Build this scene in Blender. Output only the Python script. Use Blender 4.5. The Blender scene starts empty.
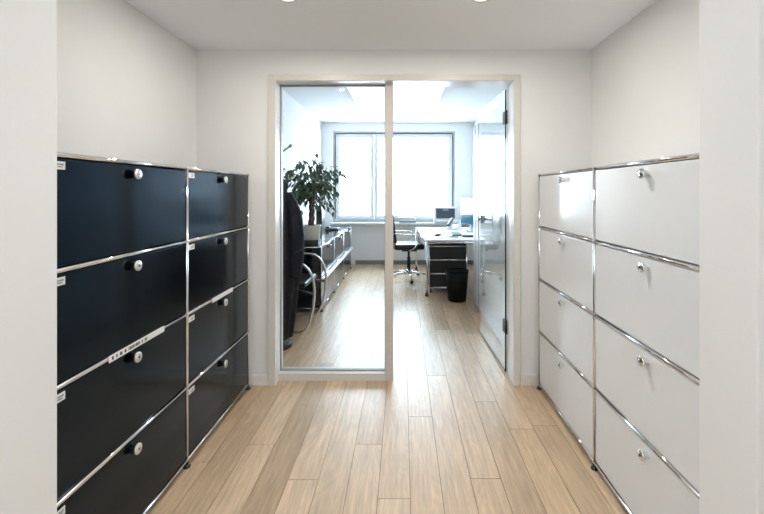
import bpy, bmesh, math, random
from mathutils import Vector, Matrix
PI = math.pi
S = bpy.context.scene
COL = S.collection
random.seed(7)

# ------------------------------------------------------------------ camera
cam_d = bpy.data.cameras.new('camera')
cam = bpy.data.objects.new('camera', cam_d); COL.objects.link(cam)
cam.location = (0, 0, 1.30); cam.rotation_euler = (PI/2, 0, 0)
cam_d.sensor_width = 36; cam_d.sensor_fit = 'HORIZONTAL'
cam_d.lens = 36*403/764
cam_d.shift_x = -21/764; cam_d.shift_y = -65.4/764
cam_d.clip_start = 0.05
S.camera = cam

# ------------------------------------------------------------------ world, lights, exposure
W = bpy.data.worlds.new('daylight'); S.world = W; W.use_nodes = True
bg = W.node_tree.nodes['Background']
bg.inputs[0].default_value = (0.70, 0.86, 1.0, 1); bg.inputs[1].default_value = 17.5
S.view_settings.view_transform = 'Standard'; S.view_settings.look = 'None'
S.view_settings.gamma = 1; S.view_settings.exposure = 0.06
S.view_settings.use_curve_mapping = False

def area(name, loc, rot, sx, sy, power, color, portal=False, shape='RECTANGLE'):
    l = bpy.data.lights.new(name, 'AREA'); l.shape = shape; l.size = sx; l.size_y = sy
    l.energy = power; l.color = color
    if portal: l.cycles.is_portal = True
    o = bpy.data.objects.new(name, l); COL.objects.link(o)
    o.location = loc; o.rotation_euler = rot
    return o
area('window_portal', (-0.14, 7.42, 1.58), (-PI/2, 0, 0), 2.2, 1.7, 1, (1, 1, 1), portal=True)
WARM = (1.0, 0.95, 0.88)
# unseen fill lights added behind the camera to brighten the hall
area('front_room_fill', (-0.1, -1.5, 2.22), (0, 0, 0), 2.6, 2.2, 15, (0.90, 0.955, 1.0))
area('front_room_upfill', (-0.1, -0.4, 1.75), (PI, 0, 0), 1.2, 0.4, 54, (0.90, 0.955, 1.0))  # added upward fill that lifts the hall ceiling

# ------------------------------------------------------------------ materials
def mat(name, color, rough=0.5, metal=0.0, spec=None, coat=0.0, tint=None, emit=None, estr=0.0, noise=0.0, nscale=8.0, bump=0.0, bscale=200.0):
    m = bpy.data.materials.new(name); m.use_nodes = True
    nt = m.node_tree; b = nt.nodes['Principled BSDF']
    b.inputs['Base Color'].default_value = (*color, 1)
    b.inputs['Roughness'].default_value = rough; b.inputs['Metallic'].default_value = metal
    if spec is not None: b.inputs['Specular IOR Level'].default_value = spec
    if tint: b.inputs['Specular Tint'].default_value = (*tint, 1)
    if coat: b.inputs['Coat Weight'].default_value = coat; b.inputs['Coat Roughness'].default_value = 0.05
    if emit:
        b.inputs['Emission Color'].default_value = (*emit, 1); b.inputs['Emission Strength'].default_value = estr
    if noise or bump:
        tc = nt.nodes.new('ShaderNodeTexCoord')
    if noise:
        n = nt.nodes.new('ShaderNodeTexNoise'); n.inputs['Scale'].default_value = nscale; n.inputs['Detail'].default_value = 4
        r = nt.nodes.new('ShaderNodeMapRange')
        r.inputs['To Min'].default_value = 1-noise; r.inputs['To Max'].default_value = 1+noise
        x = nt.nodes.new('ShaderNodeVectorMath'); x.operation = 'SCALE'
        x.inputs[0].default_value = color
        nt.links.new(tc.outputs['Object'], n.inputs['Vector'])
        nt.links.new(n.outputs['Fac'], r.inputs['Value'])
        nt.links.new(r.outputs['Result'], x.inputs['Scale'])
        nt.links.new(x.outputs['Vector'], b.inputs['Base Color'])
    if bump:
        n2 = nt.nodes.new('ShaderNodeTexNoise'); n2.inputs['Scale'].default_value = bscale
        bp = nt.nodes.new('ShaderNodeBump'); bp.inputs['Strength'].default_value = bump; bp.inputs['Distance'].default_value = 0.002
        nt.links.new(tc.outputs['Object'], n2.inputs['Vector'])
        nt.links.new(n2.outputs['Fac'], bp.inputs['Height'])
        nt.links.new(bp.outputs['Normal'], b.inputs['Normal'])
    return m

def glass_mat(name, tint=(0.99, 0.995, 0.995), f0=0.02):
    m = bpy.data.materials.new(name); m.use_nodes = True
    nt = m.node_tree; nt.nodes.clear()
    out = nt.nodes.new('ShaderNodeOutputMaterial'); mix = nt.nodes.new('ShaderNodeMixShader')
    tr = nt.nodes.new('ShaderNodeBsdfTransparent'); tr.inputs[0].default_value = (*tint, 1)
    gl = nt.nodes.new('ShaderNodeBsdfGlossy'); gl.inputs['Roughness'].default_value = 0.0
    lw = nt.nodes.new('ShaderNodeLayerWeight'); lw.inputs['Blend'].default_value = 0.5
    p = nt.nodes.new('ShaderNodeMath'); p.operation = 'POWER'; p.inputs[1].default_value = 5
    a = nt.nodes.new('ShaderNodeMath'); a.operation = 'MULTIPLY_ADD'; a.inputs[1].default_value = 1-f0; a.inputs[2].default_value = f0
    nt.links.new(lw.outputs['Facing'], p.inputs[0]); nt.links.new(p.outputs[0], a.inputs[0])
    nt.links.new(a.outputs[0], mix.inputs[0]); nt.links.new(tr.outputs[0], mix.inputs[1]); nt.links.new(gl.outputs[0], mix.inputs[2])
    nt.links.new(mix.outputs[0], out.inputs['Surface'])
    return m

def floor_mat():
    m = bpy.data.materials.new('oak_planks'); m.use_nodes = True
    nt = m.node_tree; b = nt.nodes['Principled BSDF']; L = nt.links; N = nt.nodes.new
    at = N('ShaderNodeAttribute'); at.attribute_name = 'plank'
    sp = N('ShaderNodeSeparateColor'); L.new(at.outputs['Color'], sp.inputs[0])
    tc = N('ShaderNodeTexCoord')
    off = N('ShaderNodeVectorMath'); off.operation = 'SCALE'; off.inputs['Scale'].default_value = 37.0
    L.new(at.outputs['Color'], off.inputs[0])
    add = N('ShaderNodeVectorMath'); L.new(tc.outputs['Object'], add.inputs[0]); L.new(off.outputs[0], add.inputs[1])
    mp = N('ShaderNodeMapping'); mp.inputs['Scale'].default_value = (1, 0.07, 1); L.new(add.outputs[0], mp.inputs[0])
    n1 = N('ShaderNodeTexNoise'); n1.inputs['Scale'].default_value = 55; n1.inputs['Detail'].default_value = 6; n1.inputs['Roughness'].default_value = 0.6
    L.new(mp.outputs[0], n1.inputs['Vector'])
    mp2 = N('ShaderNodeMapping'); mp2.inputs['Scale'].default_value = (1, 0.16, 1); L.new(add.outputs[0], mp2.inputs[0])
    n2 = N('ShaderNodeTexNoise'); n2.inputs['Scale'].default_value = 9; n2.inputs['Detail'].default_value = 2; n2.inputs['Distortion'].default_value = 0.6
    L.new(mp2.outputs[0], n2.inputs['Vector'])
    # cathedral rings from the broad noise
    ml = N('ShaderNodeMath'); ml.operation = 'MULTIPLY'; ml.inputs[1].default_value = 70; L.new(n2.outputs['Fac'], ml.inputs[0])
    sn = N('ShaderNodeMath'); sn.operation = 'SINE'; L.new(ml.outputs[0], sn.inputs[0])
    # tone ramp
    rp = N('ShaderNodeValToRGB'); L.new(sp.outputs[0], rp.inputs[0])
    e = rp.color_ramp.elements
    e[0].position = 0.0; e[0].color = (0.33, 0.235, 0.145, 1)
    e[1].position = 1.0; e[1].color = (0.68, 0.52, 0.36, 1)
    k = e.new(0.5); k.color = (0.555, 0.392, 0.24, 1)
    r1 = N('ShaderNodeMapRange'); r1.inputs['From Min'].default_value = 0.3; r1.inputs['From Max'].default_value = 0.7
    r1.inputs['To Min'].default_value = 0.78; r1.inputs['To Max'].default_value = 1.16; L.new(n1.outputs['Fac'], r1.inputs[0])
    r2 = N('ShaderNodeMapRange'); r2.inputs['From Min'].default_value = -1; r2.inputs['From Max'].default_value = 1
    r2.inputs['To Min'].default_value = 0.94; r2.inputs['To Max'].default_value = 1.04; L.new(sn.outputs[0], r2.inputs[0])
    r3 = N('ShaderNodeMapRange'); r3.inputs['From Min'].default_value = 0.25; r3.inputs['From Max'].default_value = 0.75
    r3.inputs['To Min'].default_value = 0.90; r3.inputs['To Max'].default_value = 1.10; L.new(n2.outputs['Fac'], r3.inputs[0])
    m1 = N('ShaderNodeMath'); m1.operation = 'MULTIPLY'; L.new(r1.outputs[0], m1.inputs[0]); L.new(r2.outputs[0], m1.inputs[1])
    m2 = N('ShaderNodeMath'); m2.operation = 'MULTIPLY'; L.new(m1.outputs[0], m2.inputs[0]); L.new(r3.outputs[0], m2.inputs[1])
    sc = N('ShaderNodeVectorMath'); sc.operation = 'SCALE'; L.new(rp.outputs[0], sc.inputs[0]); L.new(m2.outputs[0], sc.inputs['Scale'])
    L.new(sc.outputs[0], b.inputs['Base Color'])
    b.inputs['Roughness'].default_value = 0.36
    b.inputs['Specular IOR Level'].default_value = 1.0
    bp = N('ShaderNodeBump'); bp.inputs['Strength'].default_value = 0.12; bp.inputs['Distance'].default_value = 0.002
    L.new(n1.outputs['Fac'], bp.inputs['Height']); L.new(bp.outputs[0], b.inputs['Normal'])
    return m

M = dict(
    wall=mat('wall_paint', (0.80, 0.795, 0.78), 0.75, noise=0.015, nscale=3, bump=0.05, bscale=180),
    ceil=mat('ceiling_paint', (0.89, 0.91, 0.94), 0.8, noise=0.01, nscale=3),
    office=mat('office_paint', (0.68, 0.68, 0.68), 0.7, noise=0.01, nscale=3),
    officeback_lightened=mat('office_back_lightened', (0.88, 0.88, 0.88), 0.7, noise=0.01, nscale=3),  # office paint lightened here to offset the shade below the window
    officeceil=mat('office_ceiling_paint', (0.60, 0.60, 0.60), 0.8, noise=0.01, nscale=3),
    trim=mat('cream_lacquer', (0.66, 0.64, 0.59), 0.4, noise=0.01),
    mullion=mat('beige_lacquer', (0.58, 0.545, 0.49), 0.4, noise=0.01),
    base=mat('white_skirting', (0.78, 0.75, 0.70), 0.45, noise=0.01),
    shadedbase=mat('shaded_skirting', (0.22, 0.22, 0.22), 0.5, noise=0.05),  # skirting colour darkened to carry the shadow it lies in
    upvc=mat('white_window_plastic', (0.70, 0.73, 0.75), 0.35, noise=0.01),
    oak=floor_mat(),
    gap=mat('plank_joint', (0.09, 0.055, 0.03), 0.8, noise=0.1),
    black=mat('black_lacquer', (0.0022, 0.003, 0.0045), 0.14, spec=0.40, tint=(0.22, 0.60, 1.0), noise=0.1, nscale=40),  # blue specular tint stands in for cool daylight in the reflections
    white=mat('white_lacquer', (0.79, 0.805, 0.815), 0.16, spec=0.5, noise=0.01, nscale=10),
    chrome=mat('chrome', (0.78, 0.79, 0.80), 0.07, metal=1.0, noise=0.01),
    brightsteel=mat('bright_steel', (0.86, 0.86, 0.86), 0.28, metal=1.0, noise=0.02),
    rubber=mat('black_plastic', (0.006, 0.006, 0.006), 0.45, noise=0.1),
    paper=mat('label_paper', (0.74, 0.74, 0.74), 0.8, noise=0.04, nscale=60),
    ink=mat('printed_ink', (0.06, 0.06, 0.06), 0.8, noise=0.1),
    glass=glass_mat('clear_glass'),
    doorglass=glass_mat('door_glass', (0.97, 0.99, 0.985), 0.035),
    glassedge=mat('green_glass_edge', (0.002, 0.014, 0.016), 0.8, spec=0.05, noise=0.1),
    leaf=mat('ficus_leaf', (0.050, 0.125, 0.060), 0.35, noise=0.45, nscale=14),
    bark=mat('brown_bark', (0.085, 0.045, 0.028), 0.8, noise=0.3, nscale=40),
    soil=mat('potting_soil', (0.05, 0.028, 0.018), 0.95, noise=0.4, nscale=60),
    pot=mat('white_ceramic', (0.72, 0.70, 0.64), 0.35, noise=0.02),
    coat=mat('dark_navy_cloth', (0.0025, 0.0034, 0.0085), 0.7, spec=0.25, noise=0.3, nscale=9, bump=0.4, bscale=300),
    leather=mat('black_leather', (0.004, 0.004, 0.005), 0.28, noise=0.2, nscale=30, bump=0.15, bscale=260),
    desk=mat('white_desktop', (0.82, 0.82, 0.82), 0.25, noise=0.01),
    gwhite=mat('white_plastic', (0.74, 0.76, 0.78), 0.35, noise=0.01),
    silver=mat('silver_plastic', (0.55, 0.57, 0.60), 0.3, metal=0.6, noise=0.02),
    darksteel=mat('dark_steel', (0.22, 0.23, 0.24), 0.3, metal=1.0, noise=0.02),
    screen=mat('screen_glass', (0.03, 0.12, 0.18), 0.08, spec=0.6, noise=0.2, nscale=3),
    slate=mat('blue_grey_plastic', (0.035, 0.055, 0.075), 0.3, noise=0.05),
    grey=mat('grey_edge', (0.28, 0.29, 0.30), 0.5, noise=0.03),
    binblack=mat('bin_black', (0.003, 0.003, 0.003), 0.6, spec=0.2, noise=0.1),
    lampglow=mat('lamp_diffuser', (0.20, 0.19, 0.165), 0.5, emit=(1.0, 0.94, 0.82), estr=0.55, noise=0.01),
    spotglow=mat('spot_glow', (0.9, 0.88, 0.8), 0.5, emit=(1.0, 0.88, 0.72), estr=1.6, noise=0.01),
)

# ------------------------------------------------------------------ mesh helpers
def bx(bm, lo, hi, mi=0, bev=0.0, seg=2):
    lo = Vector(lo); hi = Vector(hi)
    r = bmesh.ops.create_cube(bm, size=1)
    vs = r['verts']; c = (lo+hi)/2; d = hi-lo
    for v in vs: v.co = Vector((v.co.x*d.x, v.co.y*d.y, v.co.z*d.z)) + c
    fs = set(f for v in vs for f in v.link_faces)
    for f in fs: f.material_index = mi
    if bev > 0:
        es = list(set(e for v in vs for e in v.link_edges))
        rr = bmesh.ops.bevel(bm, geom=es, offset=bev, segments=seg, affect='EDGES', profile=0.5, clamp_overlap=True)
        for f in rr['faces']: f.material_index = mi
    return bm

def frames(pts):
    n = len(pts); T = []
    for i in range(n):
        a = pts[max(0, i-1)]; b = pts[min(n-1, i+1)]
        T.append((b-a).normalized())
    up = Vector((0, 0, 1)) if abs(T[0].z) < 0.9 else Vector((1, 0, 0))
    u = T[0].cross(up).normalized(); out = []
    for t in T:
        u = (u - t*u.dot(t)).normalized()
        out.append((t, u, t.cross(u)))
    return out

def tube(bm, pts, r, seg=10, mi=0, cap=True):
    pts = [Vector(p) for p in pts]
    rs = r if isinstance(r, (list, tuple)) else [r]*len(pts)
    rings = []
    for p, rad, (t, u, v) in zip(pts, rs, frames(pts)):
        rings.append([bm.verts.new(p + (u*math.cos(2*PI*k/seg) + v*math.sin(2*PI*k/seg))*rad) for k in range(seg)])
    for a, b in zip(rings, rings[1:]):
        for k in range(seg):
            f = bm.faces.new((a[k], a[(k+1) % seg], b[(k+1) % seg], b[k])); f.smooth = True; f.material_index = mi
    if cap:
        bm.faces.new(rings[0][::-1]).material_index = mi; bm.faces.new(rings[-1]).material_index = mi
    return bm

def lathe(bm, prof, c=(0, 0, 0), axis='Z', seg=24, mi=0, mis=None, cap=True):
    c = Vector(c); rings = []
    def pt(r, h, a):
        x, y = r*math.cos(a), r*math.sin(a)
        if axis == 'Z': return c + Vector((x, y, h))
        if axis == 'X': return c + Vector((h, x, y))
        return c + Vector((y, h, x))
    for r, h in prof:
        rings.append([bm.verts.new(pt(max(r, 1e-4), h, 2*PI*k/seg)) for k in range(seg)])
    for i, (a, b) in enumerate(zip(rings, rings[1:])):
        for k in range(seg):
            f = bm.faces.new((a[k], a[(k+1) % seg], b[(k+1) % seg], b[k])); f.smooth = True
            f.material_index = mis[i] if mis else mi
    if cap:
        bm.faces.new(rings[0][::-1]).material_index = mis[0] if mis else mi
        bm.faces.new(rings[-1]).material_index = mis[-1] if mis else mi
    return bm

def smooth_path(pts, n=6):
    P = [Vector(p) for p in pts]; out = []
    for i in range(len(P)-1):
        p0 = P[max(0, i-1)]; p1 = P[i]; p2 = P[i+1]; p3 = P[min(len(P)-1, i+2)]
        for k in range(n):
            t = k/n
            out.append(0.5*((2*p1) + (p2-p0)*t + (2*p0-5*p1+4*p2-p3)*t*t + (3*p1-p0-3*p2+p3)*t**3))
    out.append(P[-1]); return out

def B(): return bmesh.new()
def obj(name, bm, mats, parent=None, loc=None, label=None, smooth=False):
    bmesh.ops.recalc_face_normals(bm, faces=bm.faces[:])
    me = bpy.data.meshes.new(name); bm.to_mesh(me); bm.free()
    for m in (mats if isinstance(mats, (list, tuple)) else [mats]): me.materials.append(m)
    if smooth:
        for p in me.polygons: p.use_smooth = True
    o = bpy.data.objects.new(name, me); COL.objects.link(o)
    if parent: o.parent = parent
    if loc: o.location = loc
    if label: o['label'] = label
    return o
def thing(name, label, cat, loc=(0, 0, 0), rotz=0.0, group=None):
    o = bpy.data.objects.new(name, None); COL.objects.link(o)
    o.empty_display_size = 0.1
    o.location = loc; o.rotation_euler = (0, 0, rotz); o['label'] = label; o['category'] = cat
    if group: o['group'] = group
    return o
def tag(o, label, cat, group=None):
    o['label'] = label; o['category'] = cat
    if group: o['group'] = group
    return o
def struct(name, bm, m, parent=None):
    o = obj(name, bm, m, parent); o['kind'] = 'structure'; return o
def dup(o, parent=None, loc=None):
    c = o.copy(); COL.objects.link(c); c.parent = parent
    if loc: c.location = loc
    for ch in o.children:
        d = ch.copy(); COL.objects.link(d); d.parent = c
    return c

# ------------------------------------------------------------------ floor
PW = 0.1376; X0 = -0.107
butts = {-7: [1.936], -5: [2.074], -3: [1.82], -1: [2.074, 4.1], 0: [1.706, 3.6], 1: [2.328, 4.4], 2: [2.847], 3: [1.825, 3.796], 4: [2.495], 5: [2.206, 3.69], -2: [1.35, 3.3], -4: [3.05], -6: [2.7]}
tones = {-8: .45, -7: .45, -6: .40, -5: .66, -4: .28, -3: .70, -2: .62, -1: .60, 0: .62, 1: .52, 2: .55, 3: .55, 4: .34, 5: .5, 6: .42}
bm = B(); lay = None
planks = []
for k in range(-20, 21):
    xa = X0 + k*PW; xb = xa + PW
    ys = sorted(butts.get(k, [1.0 + random.random()*1.8]))
    y = ys[0]
    while y > -3.2: y -= 1.75 + 0.5*random.random(); ys.insert(0, y)
    y = ys[-1]
    while y < 7.5: y += 1.75 + 0.5*random.random(); ys.append(y)
    for i, (ya, yb) in enumerate(zip(ys, ys[1:])):
        ya2, yb2 = max(ya, -3.1), min(yb, 7.38)
        if yb2 - ya2 < 0.02: continue
        t = random.uniform(0.3, 0.75)
        if k in tones and ya < 1.6 < yb or (k in tones and ya < 2.4 and yb > 2.4 and k in (-4, -5)): t = tones[k]
        if k == 4 and ya >= 2.4 and ya < 2.6: t = .55
        planks.append((xa, xb, ya2, yb2, t))
g = 0.0011
for xa, xb, ya, yb, t in planks:
    r = bmesh.ops.create_cube(bm, size=1); 
    for v in r['verts']:
        v.co = Vector(((xa+xb)/2 + v.co.x*(xb-xa-2*g), (ya+yb)/2 + v.co.y*(yb-ya-2*g), -0.0075 + v.co.z*0.015))
me_faces = len(bm.faces)
bx(bm, (-2.85, -3.1, -0.06), (2.85, 7.38, -0.0022), 1)
o = struct('floor', bm, [M['oak'], M['gap']])
ca = o.data.attributes.new('plank', 'FLOAT_COLOR', 'FACE')
rnd = [(random.random(), random.random()) for _ in planks]
for i in range(len(o.data.polygons)):
    if i < me_faces:
        p = planks[i//6]; a, b_ = rnd[i//6]; ca.data[i].color = (p[4], a, b_, 1)
    else: ca.data[i].color = (0.5, 0, 0, 1)

# ------------------------------------------------------------------ hall shell
HC = 2.253
YW = 2.71; YB = 2.87                # partition wall
FX0, FX1 = -0.905, 0.786            # outer edges of the door frame
struct('wall_left', bx(B(), (-1.55, 1.135, 0), (-1.39, YW, HC)), M['wall'])
struct('wall_right', bx(B(), (1.262, 1.113, 0), (1.42, YW, HC)), M['wall'])
bm = B()
bx(bm, (-1.6, YW, 0), (FX0+0.02, YB, 2.6)); bx(bm, (FX1-0.02, YW, 0), (1.6, YB, 2.6)); bx(bm, (FX0+0.02, YW, 2.07), (FX1-0.02, YB, 2.6))
struct('wall_back', bm, M['wall'])
struct('wall_pier_left', bx(B(), (-2.8, 0.945, 0), (-0.9725, 1.135, HC), 0, 0.004), M['wall'])
struct('wall_pier_right', bx(B(), (0.8165, 0.928, 0), (2.8, 1.113, HC), 0, 0.004), M['wall'])
struct('ceiling', bx(B(), (-2.85, -3.1, HC), (2.85, YW, HC+0.08)), M['ceil'])
struct('wall_front_room_left', bx(B(), (-2.85, -3.1, 0), (-2.8, 1.135, HC)), M['wall'])
struct('wall_front_room_right', bx(B(), (2.8, -3.1, 0), (2.85, 1.135, HC)), M['wall'])
struct('wall_front_room_rear', bx(B(), (-2.8, -3.15, 0), (2.8, -3.1, HC)), M['wall'])
# skirting
struct('baseboard_left', bx(B(), (-1.015, YW-0.012, 0), (FX0-0.001, YW, 0.072), 0, 0.003), M['base'])
struct('baseboard_right', bx(B(), (FX1+0.001, YW-0.012, 0), (0.893, YW, 0.072), 0, 0.003), M['base'])

# door frame: casing on the hall side, lining through the wall, mullion and bottom rail
bm = B()
bx(bm, (FX0, YW-0.014, 0), (FX0+0.05, YW+0.001, 2.085), 0, 0.003)
bx(bm, (FX1-0.044, YW-0.014, 0), (FX1, YW+0.001, 2.085), 0, 0.003)
bx(bm, (FX0+0.05, YW-0.014, 2.043), (FX1-0.044, YW+0.001, 2.085), 0, 0.003)
bx(bm, (FX0+0.02, YW, 0), (FX0+0.05, YB, 2.07), 1); bx(bm, (FX1-0.044, YW, 0), (FX1-0.02, YB, 2.07), 1); bx(bm, (FX0+0.05, YW, 2.043), (FX1-0.044, YB, 2.07), 1)
struct('trim_1', bm, [M['trim'], M['desk']])
MX0, MX1 = -0.124, -0.069
struct('trim_2', bx(B(), (MX0, 2.765, 0), (MX1, YB, 2.043), 0, 0.002), M['mullion'])
struct('trim_3', bx(B(), (FX0+0.05, 2.765, 0), (MX0, YB, 0.052), 0, 0.002), M['trim'])
# fixed pane with thin grey gasket frame
win2 = struct('window_2', bx(B(), (FX0+0.054, 2.812, 0.056), (MX0-0.002, 2.822, 2.036)), M['glass'])
bm = B()
a0, a1, z0, z1 = FX0+0.05, MX0, 0.052, 2.043
bx(bm, (a0, 2.806, z0), (a0+0.006, 2.828, z1)); bx(bm, (a1-0.004, 2.806, z0), (a1, 2.828, z1))
bx(bm, (a0, 2.806, z0), (a1, 2.828, z0+0.008)); bx(bm, (a0, 2.806, z1-0.010), (a1, 2.828, z1))
struct('pane_gasket', bm, M['grey'], win2)

# open glass door along the right, hinged at the back of the frame
HX, HY = 0.735, 2.885
ang = math.atan2(3.66-2.885, 0.706-0.735)
dl = math.hypot(3.66-2.885, 0.706-0.735)
door = bpy.data.objects.new('door_1', None); COL.objects.link(door); door['kind'] = 'structure'
door.location = (HX, HY, 0); door.rotation_euler = (0, 0, ang)
bm = B(); bx(bm, (0, -0.005, 0.012), (dl, 0.005, 2.03))
for f in bm.faces:
    f.material_index = 1 if (f.normal.x < -0.9 or f.normal.z < -0.9) else 0
struct('glass_leaf', bm, [M['doorglass'], M['glassedge']], door)
for z in (0.335, 1.83):
    bm = B(); bx(bm, (-0.012, -0.010, z-0.045), (0.045, 0.010, z+0.045), 0, 0.002); tube(bm, [(-0.012, 0.0, z-0.05), (-0.012, 0.0, z+0.05)], 0.009)
    struct('hinge', bm, M['rubber'], door)
bm = B(); hz = 1.055
for s in (-1, 1):
    bx(bm, (dl-0.075, s*0.004, hz-0.035), (dl-0.005, s*0.016, hz+0.035), 0, 0.003)
    tube(bm, smooth_path([(dl-0.04, s*0.014, hz), (dl-0.04, s*0.042, hz), (dl-0.05, s*0.052, hz), (dl-0.075, s*0.054, hz), (dl-0.165, s*0.054, hz)], 4), 0.008)
struct('door_handle', bm, M['darksteel'], door)

# ------------------------------------------------------------------ office shell
OC = 2.53; YF = 7.20
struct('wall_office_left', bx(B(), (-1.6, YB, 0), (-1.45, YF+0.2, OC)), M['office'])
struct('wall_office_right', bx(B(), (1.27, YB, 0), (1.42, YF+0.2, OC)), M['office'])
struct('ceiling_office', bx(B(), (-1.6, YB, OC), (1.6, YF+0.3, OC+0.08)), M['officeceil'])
wx0, wx1, wz0, wz1 = -1.21, 0.905, 0.755, 2.385
bm = B()
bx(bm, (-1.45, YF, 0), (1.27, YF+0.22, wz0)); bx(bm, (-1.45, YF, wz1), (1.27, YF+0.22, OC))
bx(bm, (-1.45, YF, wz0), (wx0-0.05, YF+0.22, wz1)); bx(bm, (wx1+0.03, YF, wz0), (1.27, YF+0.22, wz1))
struct('wall_office_back', bm, M['officeback_lightened'])
struct('baseboard_office', bx(B(), (-0.85, YF-0.014, 0), (1.27, YF, 0.075), 0, 0.003), M['shadedbase'])
# window
bm = B(); ya, yb = YF+0.10, YF+0.165
fx0, fx1, fz0, fz1 = wx0-0.05, wx1+0.03, wz0, wz1
t = 0.055
bx(bm, (fx0, ya, fz0), (fx0+t, yb, fz1)); bx(bm, (fx1-t, ya, fz0), (fx1, yb, fz1))
bx(bm, (fx0+t, ya, fz0), (fx1-t, yb, fz0+t)); bx(bm, (fx0+t, ya, fz1-t), (fx1-t, yb, fz1))
win = struct('window_1', bm, M['upvc'])
cx = -0.52
def sash(x0, x1, handle_x):
    b = B(); w = 0.065; y0, y1 = ya-0.018, ya+0.03; z0, z1 = fz0+t-0.008, fz1-t+0.008
    bx(b, (x0, y0, z0), (x0+w, y1, z1), 0, 0.006); bx(b, (x1-w, y0, z0), (x1, y1, z1), 0, 0.006)
    bx(b, (x0+w, y0, z0), (x1-w, y1, z0+w), 0, 0.006); bx(b, (x0+w, y0, z1-w), (x1-w, y1, z1), 0, 0.006)
    s = struct('sash', b, M['upvc'], win)
    struct('pane', bx(B(), (x0+w-0.01, ya+0.006, z0+w-0.01), (x1-w+0.01, ya+0.012, z1-w+0.01)), M['glass'], s)
    b = B(); bx(b, (handle_x-0.012, y0-0.012, 1.5), (handle_x+0.012, y0, 1.57), 0, 0.003)
    bx(b, (handle_x-0.009, y0-0.045, 1.42), (handle_x+0.009, y0-0.030, 1.55), 0, 0.004); bx(b, (handle_x-0.008, y0-0.035, 1.525), (handle_x+0.008, y0-0.01, 1.545))
    struct('window_handle', b, M['gwhite'], s)
sash(fx0+t-0.01, cx-0.002, cx-0.035)
sash(cx+0.002, fx1-t+0.01, fx1-t-0.02)
# blue-grey strips put in as the shadow line around the opening frame
bm = B(); yy = ya-0.022
for (p, q) in (((fx0+t-0.02, yy, fz1-t+0.012), (fx1-t+0.02, ya, fz1-t+0.026)), ((fx1-t+0.010, yy, fz0+t), (fx1-t+0.024, ya, fz1-t)), ((fx0+t-0.024, yy, fz0+t), (fx0+t-0.010, ya, fz1-t))):
    bx(bm, p, q)
struct('window_shadow_line', bm, M['slate'], win)
struct('trim_4', bx(B(), (-1.28, YF-0.16, wz0-0.035), (1.2, YF+0.10, wz0), 0, 0.006), M['upvc'])   # window sill board

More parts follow.
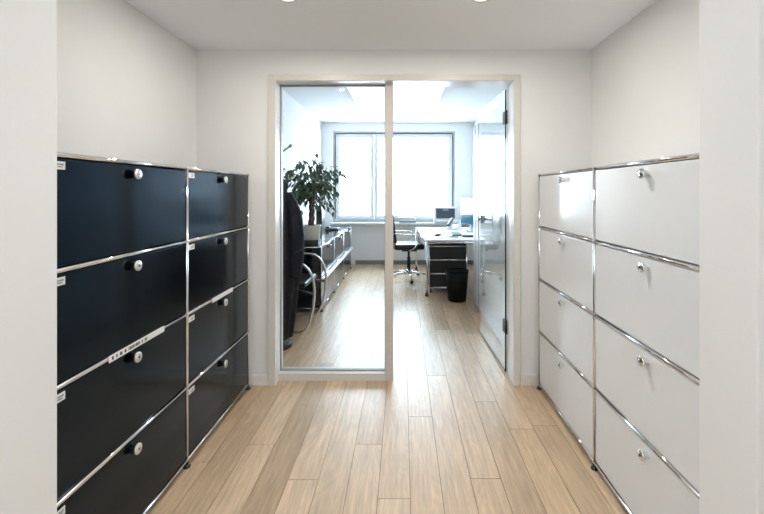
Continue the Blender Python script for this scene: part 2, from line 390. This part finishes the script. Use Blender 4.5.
# ------------------------------------------------------------------ modular cabinets
KN = {}
def make_cabinet(name, label, cat, loc, rotz, cols, rows, Wc, H, D, base, door_m, knob_dark, labels=False, r=0.0075):
    root = thing(name, label, cat, loc, rotz)
    L = cols*Wc; zs = [base + i*H for i in range(rows+1)]; ys = [i*Wc for i in range(cols+1)]
    # chrome tubes
    me_h = None
    for z in zs:
        for c in range(cols):
            o = obj('rail', tube(B(), [(0, c*Wc, 0), (0, (c+1)*Wc, 0)], r, 10), M['chrome'], root) if me_h is None else dup(me_h, root)
            if me_h is None: me_h = o; o.location = (0, 0, z)
            else: o.location = (0, c*Wc, z)
    up = None
    for y in ys:
        for x in (0, -D):
            if up is None: up = obj('upright', tube(B(), [(0, 0, zs[0]), (0, 0, zs[-1])], r, 10), M['chrome'], root, (x, y, 0))
            else: dup(up, root, (x, y, 0))
    dr = None
    for y in ys:
        for z in (zs[0], zs[-1]):
            if dr is None: dr = obj('depth_rail', tube(B(), [(-D, 0, 0), (0, 0, 0)], r, 10), M['chrome'], root, (0, y, z))
            else: dup(dr, root, (0, y, z))
    br = None
    for z in (zs[0], zs[-1]):
        if br is None: br = obj('back_rail', tube(B(), [(-D, 0, 0), (-D, L, 0)], r, 10), M['chrome'], root, (0, 0, z))
        else: dup(br, root, (0, 0, z))
    ball = None
    for y in ys:
        for z in zs:
            if ball is None:
                b = B(); bmesh.ops.create_uvsphere(b, u_segments=12, v_segments=8, radius=r+0.002)
                ball = obj('connector_ball', b, M['chrome'], root, (0, y, z), smooth=True)
            else: dup(ball, root, (0, y, z))
    # panels
    for y, nm in ((0, 'side_panel'), (L, 'side_panel')):
        obj(nm, bx(B(), (-D+0.01, y-0.004, zs[0]+0.01), (-0.010, y+0.004, zs[-1]-0.01)), door_m, root)
    for c in range(cols):
        obj('top_panel', bx(B(), (-D+0.01, c*Wc+0.011, zs[-1]-0.006), (-0.010, (c+1)*Wc-0.011, zs[-1]+0.006), 0, 0.003), door_m, root)
    obj('back_panel', bx(B(), (-D-0.004, 0.01, zs[0]+0.01), (-D+0.004, L-0.01, zs[-1]-0.01)), door_m, root)
    obj('bottom_panel', bx(B(), (-D+0.01, 0.01, zs[0]-0.003), (-0.012, L-0.01, zs[0]+0.003)), door_m, root)
    # doors
    d0 = obj('drop_door', bx(B(), (-0.014, 0.010, 0.010), (0.002, Wc-0.010, H-0.010), 0, 0.004), door_m, root)
    b = B(); kz = H-0.044; ky = Wc/2 + (-0.010 if knob_dark else 0.028)
    if knob_dark:
        lathe(b, [(0.013, 0), (0.015, 0.003), (0.015, 0.014), (0.018, 0.016), (0.0195, 0.018), (0.0195, 0.024), (0.018, 0.026), (0.004, 0.0265)], (0.002, ky, kz), 'X', 20, mis=[0, 0, 0, 0, 1, 1, 1])
        lathe(b, [(0.004, 0.0264), (0.004, 0.0275)], (0.002, ky, kz), 'X', 10, 0)
        kn = obj('knob', b, [M['rubber'], M['brightsteel']], d0, label='black knob with a bright steel face')
    else:
        lathe(b, [(0.012, 0), (0.013, 0.003), (0.012, 0.012), (0.0175, 0.017), (0.0185, 0.019), (0.0185, 0.025), (0.017, 0.027), (0.004, 0.0275)], (0.002, ky, kz), 'X', 20, 0)
        lathe(b, [(0.005, 0.0274), (0.005, 0.029)], (0.002, ky, kz), 'X', 10, 1)
        kn = obj('knob', b, [M['chrome'], M['rubber']], d0, label='round chrome knob')
    if labels:
        b = B(); bx(b, (0.002, 0.011, H-0.044), (0.0042, 0.062, H-0.020), 0)
        rr = random.Random(3)
        for zz in (H-0.029, H-0.036):
            y = 0.030
            while y < 0.052:
                w = rr.uniform(0.002, 0.006); bx(b, (0.0042, y, zz-0.002), (0.0045, y+w, zz+0.002), 1); y += w+0.0015
        obj('paper_label', b, [M['paper'], M['ink']], d0, label='white paper label')
    d0.location = (0, 0, zs[0])
    for c in range(cols):
        for q in range(rows):
            if c == 0 and q == 0: continue
            dup(d0, root, (0, c*Wc, zs[q]))
    # feet
    ft = None
    for y in ys:
        for x in (0, -D):
            if ft is None:
                ft = obj('foot', lathe(B(), [(0.016, 0), (0.018, 0.004), (0.014, 0.010), (0.008, 0.012), (0.008, base-r*0.95)], (0, 0, 0), 'Z', 14), M['rubber'], root, (x, y, 0))
            else: dup(ft, root, (x, y, 0))
    return root, zs

FXL = -1.02
cabL, zsL = make_cabinet('filing_cabinet', 'black lacquer filing cabinet with chrome tubes and paper labels, against the left wall', 'cabinet',
                         (FXL, 1.150, 0), 0, 2, 4, 0.751, 0.3442, 0.355, 0.033, M['black'], True, labels=True)
# long label strips stuck on the third rail
for (y0, y1, ink_to) in ((0.235, 0.555, 0.62), (0.985, 1.24, 0.0)):
    b = B(); z = zsL[2]
    bx(b, (0.008, y0, z-0.012), (0.011, y1, z+0.012), 0, 0.001)
    rr = random.Random(5); y = y0+0.012
    while y < y0+(y1-y0)*ink_to:
        w = rr.uniform(0.004, 0.012); bx(b, (0.011, y, z-0.006), (0.0114, y+w, z+0.006), 1); y += w+rr.choice((0.003, 0.003, 0.012))
    obj('label_strip', b, [M['paper'], M['ink']], cabL, label='long white label strip')
cabR, zsR = make_cabinet('filing_cabinet', 'white lacquer filing cabinet with chrome tubes and knobs, against the right wall', 'cabinet',
                         (0.898, 2.655, 0), PI, 2, 4, 0.766, 0.3442, 0.345, 0.033, M['white'], False)

# hall ceiling spots
for i, x in enumerate((-0.57, 0.385)):
    t_ = thing('ceiling_spot', ('round recessed ceiling spot, the left one above the black filing cabinet side', 'round recessed ceiling spot, the right one towards the white filing cabinet')[i], 'ceiling light', (x, 1.968, HC), group='recessed spots in the hall ceiling')
    obj('ring', lathe(B(), [(0.042, 0), (0.042, -0.004), (0.052, -0.006), (0.056, -0.002), (0.056, 0)], (0, 0, 0), 'Z', 28, cap=False), M['gwhite'], t_)
    obj('lens', lathe(B(), [(0.042, 0), (0.042, -0.003), (0.001, -0.004)], (0, 0, 0), 'Z', 28), M['spotglow'], t_)
    l = area('spot_lamp', (0, 0, -0.02), (0, 0, 0), 0.08, 0.08, 9.3, WARM, shape='DISK'); l.parent = t_

# ------------------------------------------------------------------ office furniture
# sideboard
SX, SY = -0.885, 4.37
side, zsS = make_cabinet('sideboard', 'low black sideboard with chrome tubes along the left office wall', 'sideboard',
                         (SX, SY, 0), 0, 3, 2, 0.815, 0.33, 0.42, 0.033, M['black'], False, r=0.0055)
# slim strip added to stand in for a bright streak along the middle rail
b = B()
bx(b, (0.0045, -0.03, zsS[1]-0.012), (0.052, 2.42, zsS[1]+0.004), 0, 0.004)
obj('bright_strip', b, M['silver'], side, label='narrow strip added for a bright streak along the front')
TOP = zsS[-1] + 0.0062

# plant
px, py = -1.05, 4.60
st = tag(obj('plant_stand', bx(B(), (-0.10, -0.085, 0), (0.10, 0.085, 0.055), 0, 0.006), M['rubber'], None, (px, py, TOP)), 'flat black block under the white plant pot on the sideboard', 'plant stand')
ZP = TOP + 0.055
pl = thing('potted_ficus', 'leafy green ficus with braided trunk in a white pot on the sideboard', 'plant', (px, py, ZP))
obj('pot', lathe(B(), [(0.096, 0), (0.101, 0.004), (0.109, 0.155), (0.111, 0.165), (0.103, 0.165), (0.098, 0.145), (0.001, 0.143)], (0, 0, 0), 'Z', 32), M['pot'], pl, label='round white pot')
obj('soil', lathe(B(), [(0.099, 0.140), (0.097, 0.150), (0.05, 0.158), (0.001, 0.160)], (0, 0, 0), 'Z', 24), M['soil'], pl)
bm = B()
for k in range(3):
    pts = []
    for i in range(25):
        t = i/24; a = 2*PI*(k/3 + 1.6*t); rr = 0.020*(1-0.2*t)
        pts.append((rr*math.cos(a)+0.01*math.sin(4*t), rr*math.sin(a), 0.145+0.40*t))
    tube(bm, pts, [0.019-0.006*(i/24) for i in range(25)], 8)
rb = random.Random(11); tips = []
for k in range(46):
    a = rb.uniform(0, 2*PI); rad = 0.37*math.sqrt(rb.uniform(0.05, 1)); zt = rb.uniform(0.36, 0.98)
    zz = zt - 0.20
    if rad > 0.22 and zt > 0.88: zt -= 0.14
    rad *= 1.0 if zt > 0.5 else 0.8
    st_ = Vector((rb.uniform(-.02, .02), rb.uniform(-.02, .02), rb.uniform(0.42, 0.56)))
    tip = Vector((rad*math.cos(a)-0.02, 0.85*rad*math.sin(a), zt))
    mid = (st_+tip)/2 + Vector((0, 0, 0.06))
    path = smooth_path([st_, mid, tip], 5)
    tube(bm, path, [0.005-0.0035*i/(len(path)-1) for i in range(len(path))], 5)
    tips.append(path)
obj('trunk', bm, M['bark'], pl)
bm = B()
def leaf(bm, p, d, ln, wd, roll):
    d = d.normalized(); side_ = d.cross(Vector((0, 0, 1)))
    if side_.length < 0.05: side_ = Vector((1, 0, 0))
    side_.normalize(); n = side_.cross(d)
    s = side_*math.cos(roll)+n*math.sin(roll); n = s.cross(d)
    rows = []
    for t, w in ((0, 0.08), (0.22, 0.75), (0.45, 1.0), (0.7, 0.72), (0.88, 0.3), (1.0, 0.02)):
        c = p + d*ln*t - Vector((0, 0, 1))*ln*0.22*t*t
        rows.append((bm.verts.new(c - s*wd*w*0.5 + n*wd*0.16*w), bm.verts.new(c), bm.verts.new(c + s*wd*w*0.5 + n*wd*0.16*w)))
    for a, b in zip(rows, rows[1:]):
        for i in (0, 1):
            f = bm.faces.new((a[i], a[i+1], b[i+1], b[i])); f.smooth = True
for path in tips:
    for q in range(15):
        t = 1 - 0.75*rb.random()**1.3
        p = path[min(len(path)-1, int(t*(len(path)-1)+0.5))] + Vector((rb.gauss(0, .028), rb.gauss(0, .028), rb.gauss(0, .03)))
        out = Vector((p.x, p.y, 0)); out = out.normalized() if out.length > 0.02 else Vector((1, 0, 0))
        d = out*rb.uniform(0.1, 0.9) + Vector((rb.gauss(0, .5), rb.gauss(0, .5), rb.uniform(-1.3, 0.15)))
        leaf(bm, p, d, rb.uniform(0.055, 0.085), rb.uniform(0.028, 0.042), rb.uniform(-0.9, 0.9))
obj('foliage', bm, M['leaf'], pl)

# narrow black box behind the plant, device further back
tw = thing('loudspeaker', 'narrow upright black loudspeaker behind the plant pot on the sideboard', 'loudspeaker', (-1.035, 5.05, TOP))
obj('body', bx(B(), (-0.035, -0.09, 0), (0.035, 0.09, 0.40), 0, 0.004), M['slate'], tw)
obj('grille', bx(B(), (-0.028, -0.094, 0.03), (0.028, -0.09, 0.38), 0, 0.002), M['rubber'], tw)
ph = thing('desk_telephone', 'small dark telephone lying on the far end of the sideboard', 'telephone', (-1.10, 6.30, TOP))
bm = B(); bx(bm, (-0.10, -0.10, 0), (0.10, 0.10, 0.035), 0, 0.008); obj('base', bm, M['slate'], ph)
bm = B(); bx(bm, (-0.09, -0.09, 0.035), (-0.04, 0.09, 0.060), 0, 0.01); obj('handset', bm, M['rubber'], ph)

# coat stand and coat
CX, CY = -1.085, 3.39
cs = thing('coat_stand', 'slim dark coat stand with round base behind the left glass pane', 'coat stand', (CX, CY, 0))
obj('base', lathe(B(), [(0.150, 0), (0.152, 0.006), (0.150, 0.028), (0.140, 0.034), (0.03, 0.038), (0.02, 0.05)], (0, 0, 0), 'Z', 36), M['rubber'], cs)
obj('pole', tube(B(), [(0, 0, 0.04), (0, 0, 1.74)], 0.014, 12), M['rubber'], cs)
for (dx, dy, dz, z) in ((0.14, 0.0, 0.10, 1.585), (0.03, 0.12, 0.09, 1.60), (-0.12, 0.05, 0.10, 1.6), (0.05, -0.10, 0.08, 1.62)):
    b = B(); tube(b, [(0, 0, z), (dx, dy, z+dz)], 0.0085, 10)
    d = Vector((dx, dy, dz)).normalized(); e = Vector((dx, dy, z+dz))
    tube(b, [e-d*0.012, e+d*0.012], 0.014, 12)
    obj('peg', b, M['grey'], cs)
ct = thing('coat', 'long dark navy coat hanging on the coat stand', 'coat', (CX, CY, 0))
def loft(sections, mi=0, seg=40, closed_top=False):
    bm = B(); rings = []
    for (z, cx_, cy_, rx, ry, fold, ph_) in sections:
        ring = []
        for k in range(seg):
            a = 2*PI*k/seg
            f = 1 + fold*(math.sin(7*a+ph_) + 0.5*math.sin(12*a+1.7*ph_))
            ring.append(bm.verts.new((cx_+rx*f*math.cos(a), cy_+ry*f*math.sin(a), z)))
        rings.append(ring)
    for a, b in zip(rings, rings[1:]):
        for k in range(seg):
            bm.faces.new((a[k], a[(k+1) % seg], b[(k+1) % seg], b[k])).smooth = True
    bm.faces.new(rings[0][::-1]); bm.faces.new(rings[-1])
    return bm
obj('coat_body', loft([(0.075, -0.01, 0, 0.150, 0.12, 0.07, 0.2), (0.25, 0.0, 0, 0.165, 0.13, 0.07, 0.3), (0.42, 0.0, 0, 0.185, 0.13, 0.06, 0.5), (0.62, 0.0, 0, 0.205, 0.135, 0.05, 0.7),
                       (0.80, 0.0, 0, 0.215, 0.135, 0.045, 0.9), (0.96, 0.0, 0, 0.200, 0.13, 0.04, 1.0), (1.10, 0.0, 0, 0.185, 0.12, 0.03, 1.1), (1.20, 0, 0, 0.165, 0.11, 0.02, 1.2),
                       (1.28, 0, 0, 0.125, 0.09, 0.015, 1.2), (1.33, 0, 0, 0.085, 0.07, 0.01, 1.2), (1.375, 0, 0, 0.070, 0.06, 0.0, 1.2)]), M['coat'], ct)
obj('collar', loft([(1.30, 0.0, -0.01, 0.105, 0.095, 0.02, 0), (1.345, 0.01, -0.01, 0.112, 0.095, 0.02, 0.4), (1.40, 0, -0.005, 0.095, 0.075, 0.01, 0.6), (1.425, 0, 0, 0.05, 0.04, 0, 0.6)]), M['coat'], ct)
for s in (1, -1):
    p = smooth_path([(s*0.11, -0.02, 1.27), (s*0.185, -0.05, 1.12), (s*0.215, -0.075, 0.88), (s*0.21, -0.085, 0.70), (s*0.20, -0.08, 0.60)], 5)
    obj('sleeve', tube(B(), p, [0.052]*5+[0.058]*5+[0.055]*5+[0.05]*6, 14), M['coat'], ct)

# cantilever visitor chair, facing right, between coat and sideboard
vc = thing('cantilever_chair', 'black leather cantilever chair with chrome tube arms beside the coat stand', 'chair', (-1.10, 3.96, 0))
for s, nm in ((-1, 'arm_frame'), (1, 'arm_frame')):
    y = s*0.275
    pth = [(-0.20, y, 0.012), (0.08, y, 0.012), (0.175, y, 0.018), (0.225, y, 0.06), (0.262, y, 0.16), (0.285, y, 0.30), (0.290, y, 0.42), (0.262, y, 0.54), (0.205, y, 0.615), (0.12, y, 0.645), (-0.05, y, 0.648), (-0.20, y, 0.646), (-0.255, y*0.93, 0.64)]
    obj(nm, tube(B(), smooth_path(pth, 5), 0.0125, 10), M['chrome'], vc)
obj('floor_bar', tube(B(), [(-0.20, -0.275, 0.012), (-0.20, 0.275, 0.012)], 0.0125, 10), M['chrome'], vc)
obj('cross_bar', tube(B(), [(0.274, -0.275, 0.36), (0.10, -0.22, 0.40), (0.10, 0.22, 0.40), (0.274, 0.275, 0.36)], 0.010, 10), M['rubber'], vc)
obj('seat', bx(B(), (-0.26, -0.23, 0.405), (0.20, 0.23, 0.455), 0, 0.018, 3), M['leather'], vc)
b = bx(B(), (-0.275, -0.235, 0.44), (-0.235, 0.235, 0.86), 0, 0.014, 3)
for v in b.verts: v.co.x -= (v.co.z-0.44)*0.10
obj('backrest', b, M['leather'], vc)

# desk
DX0, DX1, DY0, DY1, DH = 0.285, 1.26, 5.0, 6.72, 0.705
dk = thing('desk', 'white topped desk with chrome frame along the right office wall', 'desk', (0, 0, 0))
def skew(b):
    for v in b.verts: v.co.x += -(v.co.y-DY0)*0.045*max(0, (DX1-v.co.x)/(DX1-DX0))
    return b
obj('desktop', skew(bx(B(), (DX0, DY0, DH-0.022), (DX1, DY1, DH), 0, 0.004)), M['desk'], dk)
obj('desk_frame', skew(tube(tube(tube(tube(B(), [(DX0+0.012, DY0+0.012, DH-0.038), (DX1-0.012, DY0+0.012, DH-0.038)], 0.014), [(DX0+0.012, DY1-0.012, DH-0.038), (DX1-0.012, DY1-0.012, DH-0.038)], 0.014),
    [(DX0+0.012, DY0+0.012, DH-0.038), (DX0+0.012, DY1-0.012, DH-0.038)], 0.014), [(DX1-0.012, DY0+0.012, DH-0.038), (DX1-0.012, DY1-0.012, DH-0.038)], 0.014)), M['chrome'], dk)
for x in (DX0+0.012, DX1-0.012):
    for y in (DY0+0.012, DY1-0.012):
        b = B(); tube(b, [(x, y, 0.02), (x, y, DH-0.036)], 0.0145, 12); lathe(b, [(0.02, 0), (0.022, 0.006), (0.02, 0.03), (0.012, 0.04)], (x, y, 0), 'Z', 14, 1)
        obj('leg', skew(b), [M['chrome'], M['rubber']], dk)

def caster(b, x, y, ztop, mi=1):
    lathe(b, [(0.010, -0.011), (0.024, -0.010), (0.025, 0), (0.024, 0.010), (0.010, 0.011)], (x, y, 0.0253), 'X', 16, mi)
    tube(b, [(x, y, 0.03), (x, y, ztop)], 0.008, 8, mi)
    return b
# drawer pedestal under the desk
pd = thing('drawer_pedestal', 'black drawer pedestal with chrome rails under the desk', 'drawer unit', (0.335, 5.16, 0))
PWd, PD, PH = 0.48, 0.50, 0.62
obj('body', bx(B(), (0.006, 0.012, 0.075), (PWd-0.006, PD, PH-0.006)), M['rubber'], pd)
obj('top_panel', bx(B(), (0.0, 0.0, PH-0.006), (PWd, PD, PH+0.006), 0, 0.003), M['rubber'], pd)
zl = [0.075, 0.25, 0.425, 0.60]
for z in zl: obj('rail', tube(B(), [(0, 0, z), (PWd, 0, z)], 0.0095, 10), M['chrome'], pd)
for x in (0, PWd): obj('upright', tube(B(), [(x, 0, zl[0]), (x, 0, zl[-1])], 0.0095, 10), M['chrome'], pd)
for a, c in zip(zl, zl[1:]):
    obj('drawer', bx(B(), (0.012, -0.004, a+0.012), (PWd-0.012, 0.012, c-0.012), 0, 0.003), M['rubber'], pd)
for x in (0.02, PWd-0.02):
    for y in (0.03, PD-0.03): obj('caster', caster(B(), x, y, 0.076, 0), M['rubber'], pd)

# waste bin
bn = thing('waste_bin', 'round black waste paper bin in front of the drawer pedestal', 'bin', (0.645, 4.82, 0))
obj('bin_body', lathe(B(), [(0.100, 0), (0.106, 0.004), (0.138, 0.355), (0.134, 0.355), (0.104, 0.01), (0.001, 0.009)], (0, 0, 0), 'Z', 36), M['binblack'], bn)
obj('rim', lathe(B(), [(0.136, 0.348), (0.142, 0.352), (0.142, 0.365), (0.136, 0.368), (0.132, 0.362), (0.133, 0.35)], (0, 0, 0), 'Z', 36, cap=False), M['binblack'], bn)

# swivel office chair facing the desk
oc = thing('office_chair', 'black swivel office chair with chrome star base at the desk', 'office chair', (0.085, 5.97, 0), 0.12)
for k in range(5):
    a = 2*PI*k/5 + 0.95; c, s = math.cos(a), math.sin(a)
    obj('base_leg', tube(B(), [(0.03*c, 0.03*s, 0.105), (0.18*c, 0.18*s, 0.095), (0.31*c, 0.31*s, 0.075)], [0.020, 0.016, 0.011], 10), M['chrome'], oc)
    b = caster(B(), 0, 0, 0.072, 0); o = obj('caster', b, M['rubber'], oc, (0.305*c, 0.305*s, 0)); o.rotation_euler = (0, 0, a+0.6)
obj('hub', lathe(B(), [(0.035, 0.07), (0.04, 0.08), (0.04, 0.13), (0.028, 0.15)], (0, 0, 0), 'Z', 20), M['chrome'], oc)
obj('gas_lift', tube(tube(B(), [(0, 0, 0.14), (0, 0, 0.33)], 0.026, 14), [(0, 0, 0.33), (0, 0, 0.44)], 0.018, 14), M['rubber'], oc)
obj('mechanism', bx(B(), (-0.11, -0.09, 0.425), (0.11, 0.09, 0.468), 0, 0.012), M['rubber'], oc)
obj('seat', bx(B(), (-0.23, -0.235, 0.465), (0.20, 0.235, 0.545), 0, 0.028, 4), M['leather'], oc)
b = bx(B(), (-0.285, -0.22, 0.56), (-0.215, 0.22, 0.98), 0, 0.022, 4)
for v in b.verts: v.co.x += 0.25*v.co.y**2*2 - (v.co.z-0.56)*0.12
obj('backrest', b, M['leather'], oc)
obj('back_support', tube(B(), smooth_path([(-0.08, 0, 0.45), (-0.22, 0, 0.46), (-0.285, 0, 0.52), (-0.295, 0, 0.64), (-0.31, 0, 0.75)], 4), 0.014, 10), M['chrome'], oc)
for s in (-1, 1):
    y = s*0.275
    obj('armrest', tube(B(), smooth_path([(-0.02, s*0.20, 0.455), (0.04, y, 0.50), (0.10, y, 0.58), (0.10, y, 0.655), (0.05, y, 0.685), (-0.10, y, 0.69), (-0.265, y*0.75, 0.70)], 5), 0.009, 10), M['chrome'], oc)

# things on the desk
def mx(y): return 0.0
kb = tag(obj('keyboard', bx(B(), (-0.07, -0.20, 0), (0.07, 0.20, 0.016), 0, 0.004), M['slate'], None, (0.73, 5.62, DH)), 'dark keyboard lying flat on the white desk', 'keyboard')
tag(obj('notebook', bx(B(), (-0.12, -0.06, 0), (0.12, 0.06, 0.010), 0, 0.002), M['slate'], None, (0.60, 5.30, DH)), 'thin dark notebook near the front edge of the white desk', 'notebook')
bm = B(); bmesh.ops.create_uvsphere(bm, u_segments=20, v_segments=10, radius=1)
for v in bm.verts: v.co = Vector((v.co.x*0.055, v.co.y*0.035, max(0, v.co.z)*0.032))
tag(obj('computer_mouse', bm, M['rubber'], None, (0.475, 5.42, DH), smooth=True), 'dark rounded computer mouse on the white desk, left of the notebook', 'mouse')
tag(obj('mobile_phone', bx(B(), (-0.08, -0.06, 0), (0.08, 0.06, 0.02), 0, 0.006), M['rubber'], None, (0.86, 5.33, DH)), 'small dark flat phone lying on the desk beside the white cupboard', 'phone')
# monitors (seen at an angle, facing the desk chair)
def monitor(label, loc, rz, w, h):
    t_ = thing('monitor', label, 'monitor', loc, rz, )
    obj('stand_base', bx(B(), (-0.10, -0.11, 0), (0.08, 0.11, 0.012), 0, 0.005), M['silver'], t_)
    obj('stand_neck', bx(B(), (0.02, -0.03, 0.010), (0.045, 0.03, 0.24), 0, 0.004), M['silver'], t_)
    obj('housing', bx(B(), (-0.012, -w/2, 0.10), (0.022, w/2, 0.10+h), 0, 0.006), M['slate'], t_)
    obj('screen', bx(B(), (-0.0145, -w/2+0.014, 0.114), (-0.011, w/2-0.014, 0.10+h-0.014)), M['screen'], t_)
    obj('back_cover', bx(B(), (0.022, -w*0.35, 0.14), (0.034, w*0.35, 0.06+h), 0, 0.006), M['rubber'], t_)
monitor('dark framed monitor with blue screen on the desk, half hidden by the white cupboard', (0.985, 6.02, DH), 0.27, 0.56, 0.40)
# desk phone
tp = thing('telephone', 'white and dark sloped desk telephone in front of the monitor', 'telephone', (0.80, 6.36, DH), -0.5)
b = bx(B(), (-0.09, -0.10, 0), (0.09, 0.10, 0.03), 0, 0.004)
for v in b.verts:
    if v.co.z > 0.01: v.co.z += (v.co.y+0.10)*0.55
obj('phone_base', b, M['gwhite'], tp)
b = bx(B(), (-0.085, -0.09, 0.04), (-0.035, 0.10, 0.075), 0, 0.014)
for v in b.verts: v.co.z += (v.co.y+0.10)*0.55
obj('handset', b, M['slate'], tp)
b = bx(B(), (-0.015, 0.0, 0.032), (0.07, 0.08, 0.037))
for v in b.verts: v.co.z += (v.co.y+0.10)*0.55
obj('display', b, M['slate'], tp)
# printer on the window sill
SZ = wz0
pr = thing('printer', 'white printer with dark front panel on the sill below the window', 'printer', (0.76, 6.97, DH+0.06))
pr.location = (0.745, YF-0.04, SZ)
obj('body', bx(B(), (-0.19, -0.12, 0), (0.19, 0.12, 0.235), 0, 0.012), M['gwhite'], pr)
obj('front_panel', bx(B(), (-0.155, -0.126, 0.065), (0.150, -0.119, 0.215), 0, 0.003), M['slate'], pr)
obj('paper_tray', bx(B(), (-0.15, -0.20, 0.012), (0.15, -0.11, 0.040), 0, 0.004), M['gwhite'], pr)
obj('display', bx(B(), (-0.045, -0.129, 0.185), (0.045, -0.125, 0.205)), M['grey'], pr)
pr.scale = (1.08, 1.0, 1.16)
# paper stack and binder on the sill behind the chair
tag(obj('document_tray', bx(bx(bx(B(), (-0.15, -0.10, 0), (0.15, 0.10, 0.03), 1, 0.004), (-0.14, -0.095, 0.03), (0.14, 0.095, 0.075), 0, 0.003), (-0.15, -0.10, 0.075), (0.13, 0.10, 0.088), 1, 0.003), [M['gwhite'], M['grey']], None, (0.08, YF-0.04, SZ)), 'white document tray with papers on the sill behind the office chair', 'tray')

# tall white cupboard along the right wall, behind the glass door
wd = thing('wardrobe', 'tall plain white cupboard beside the desk, behind the open glass door', 'cupboard', (0.818, 2.95, 0))
WL, WH = 1.74, 2.045
obj('carcass', bx(B(), (0.022, 0, 0.0), (0.445, WL, WH), 0, 0.002), M['desk'], wd)
for y0, y1 in ((0.0, 0.70), (0.70, 1.40)):
    d = obj('cupboard_door', bx(B(), (0.0, y0+0.002, 0.05), (0.021, y1-0.002, WH-0.003), 0, 0.002), M['desk'], wd)
    obj('door_pull', bx(B(), (-0.006, y0+0.03, 1.0), (0.001, y0+0.045, 1.12), 0, 0.002), M['silver'], d)
obj('end_panel', bx(B(), (0.0, 1.44, 0.05), (0.021, WL, WH-0.003), 0, 0.002), M['desk'], wd)
for y0 in (1.402, 1.60):
    obj('grip_strip', bx(B(), (-0.003, y0, 0.05), (0.021, y0+0.014, WH-0.003), 0, 0.001), M['grey'], wd, label='thin grey vertical grip strip')
# office ceiling lamp
cl = thing('ceiling_light', 'large square softly glowing ceiling light in the office', 'ceiling light', (-0.08, 5.09, OC))
obj('diffuser', bx(B(), (-0.55, -0.60, -0.06), (0.55, 0.60, -0.035), 0, 0.006), M['lampglow'], cl)
obj('backing', bx(B(), (-0.50, -0.55, -0.036), (0.50, 0.55, 0)), M['gwhite'], cl)
for sx in (-1, 1):
    for sy in (-1, 1):
        obj('corner_clip', tube(B(), smooth_path([(sx*0.50, sy*0.56, -0.034), (sx*0.545, sy*0.60, -0.04), (sx*0.56, sy*0.615, -0.06), (sx*0.545, sy*0.60, -0.07)], 4), 0.006, 8), M['chrome'], cl)
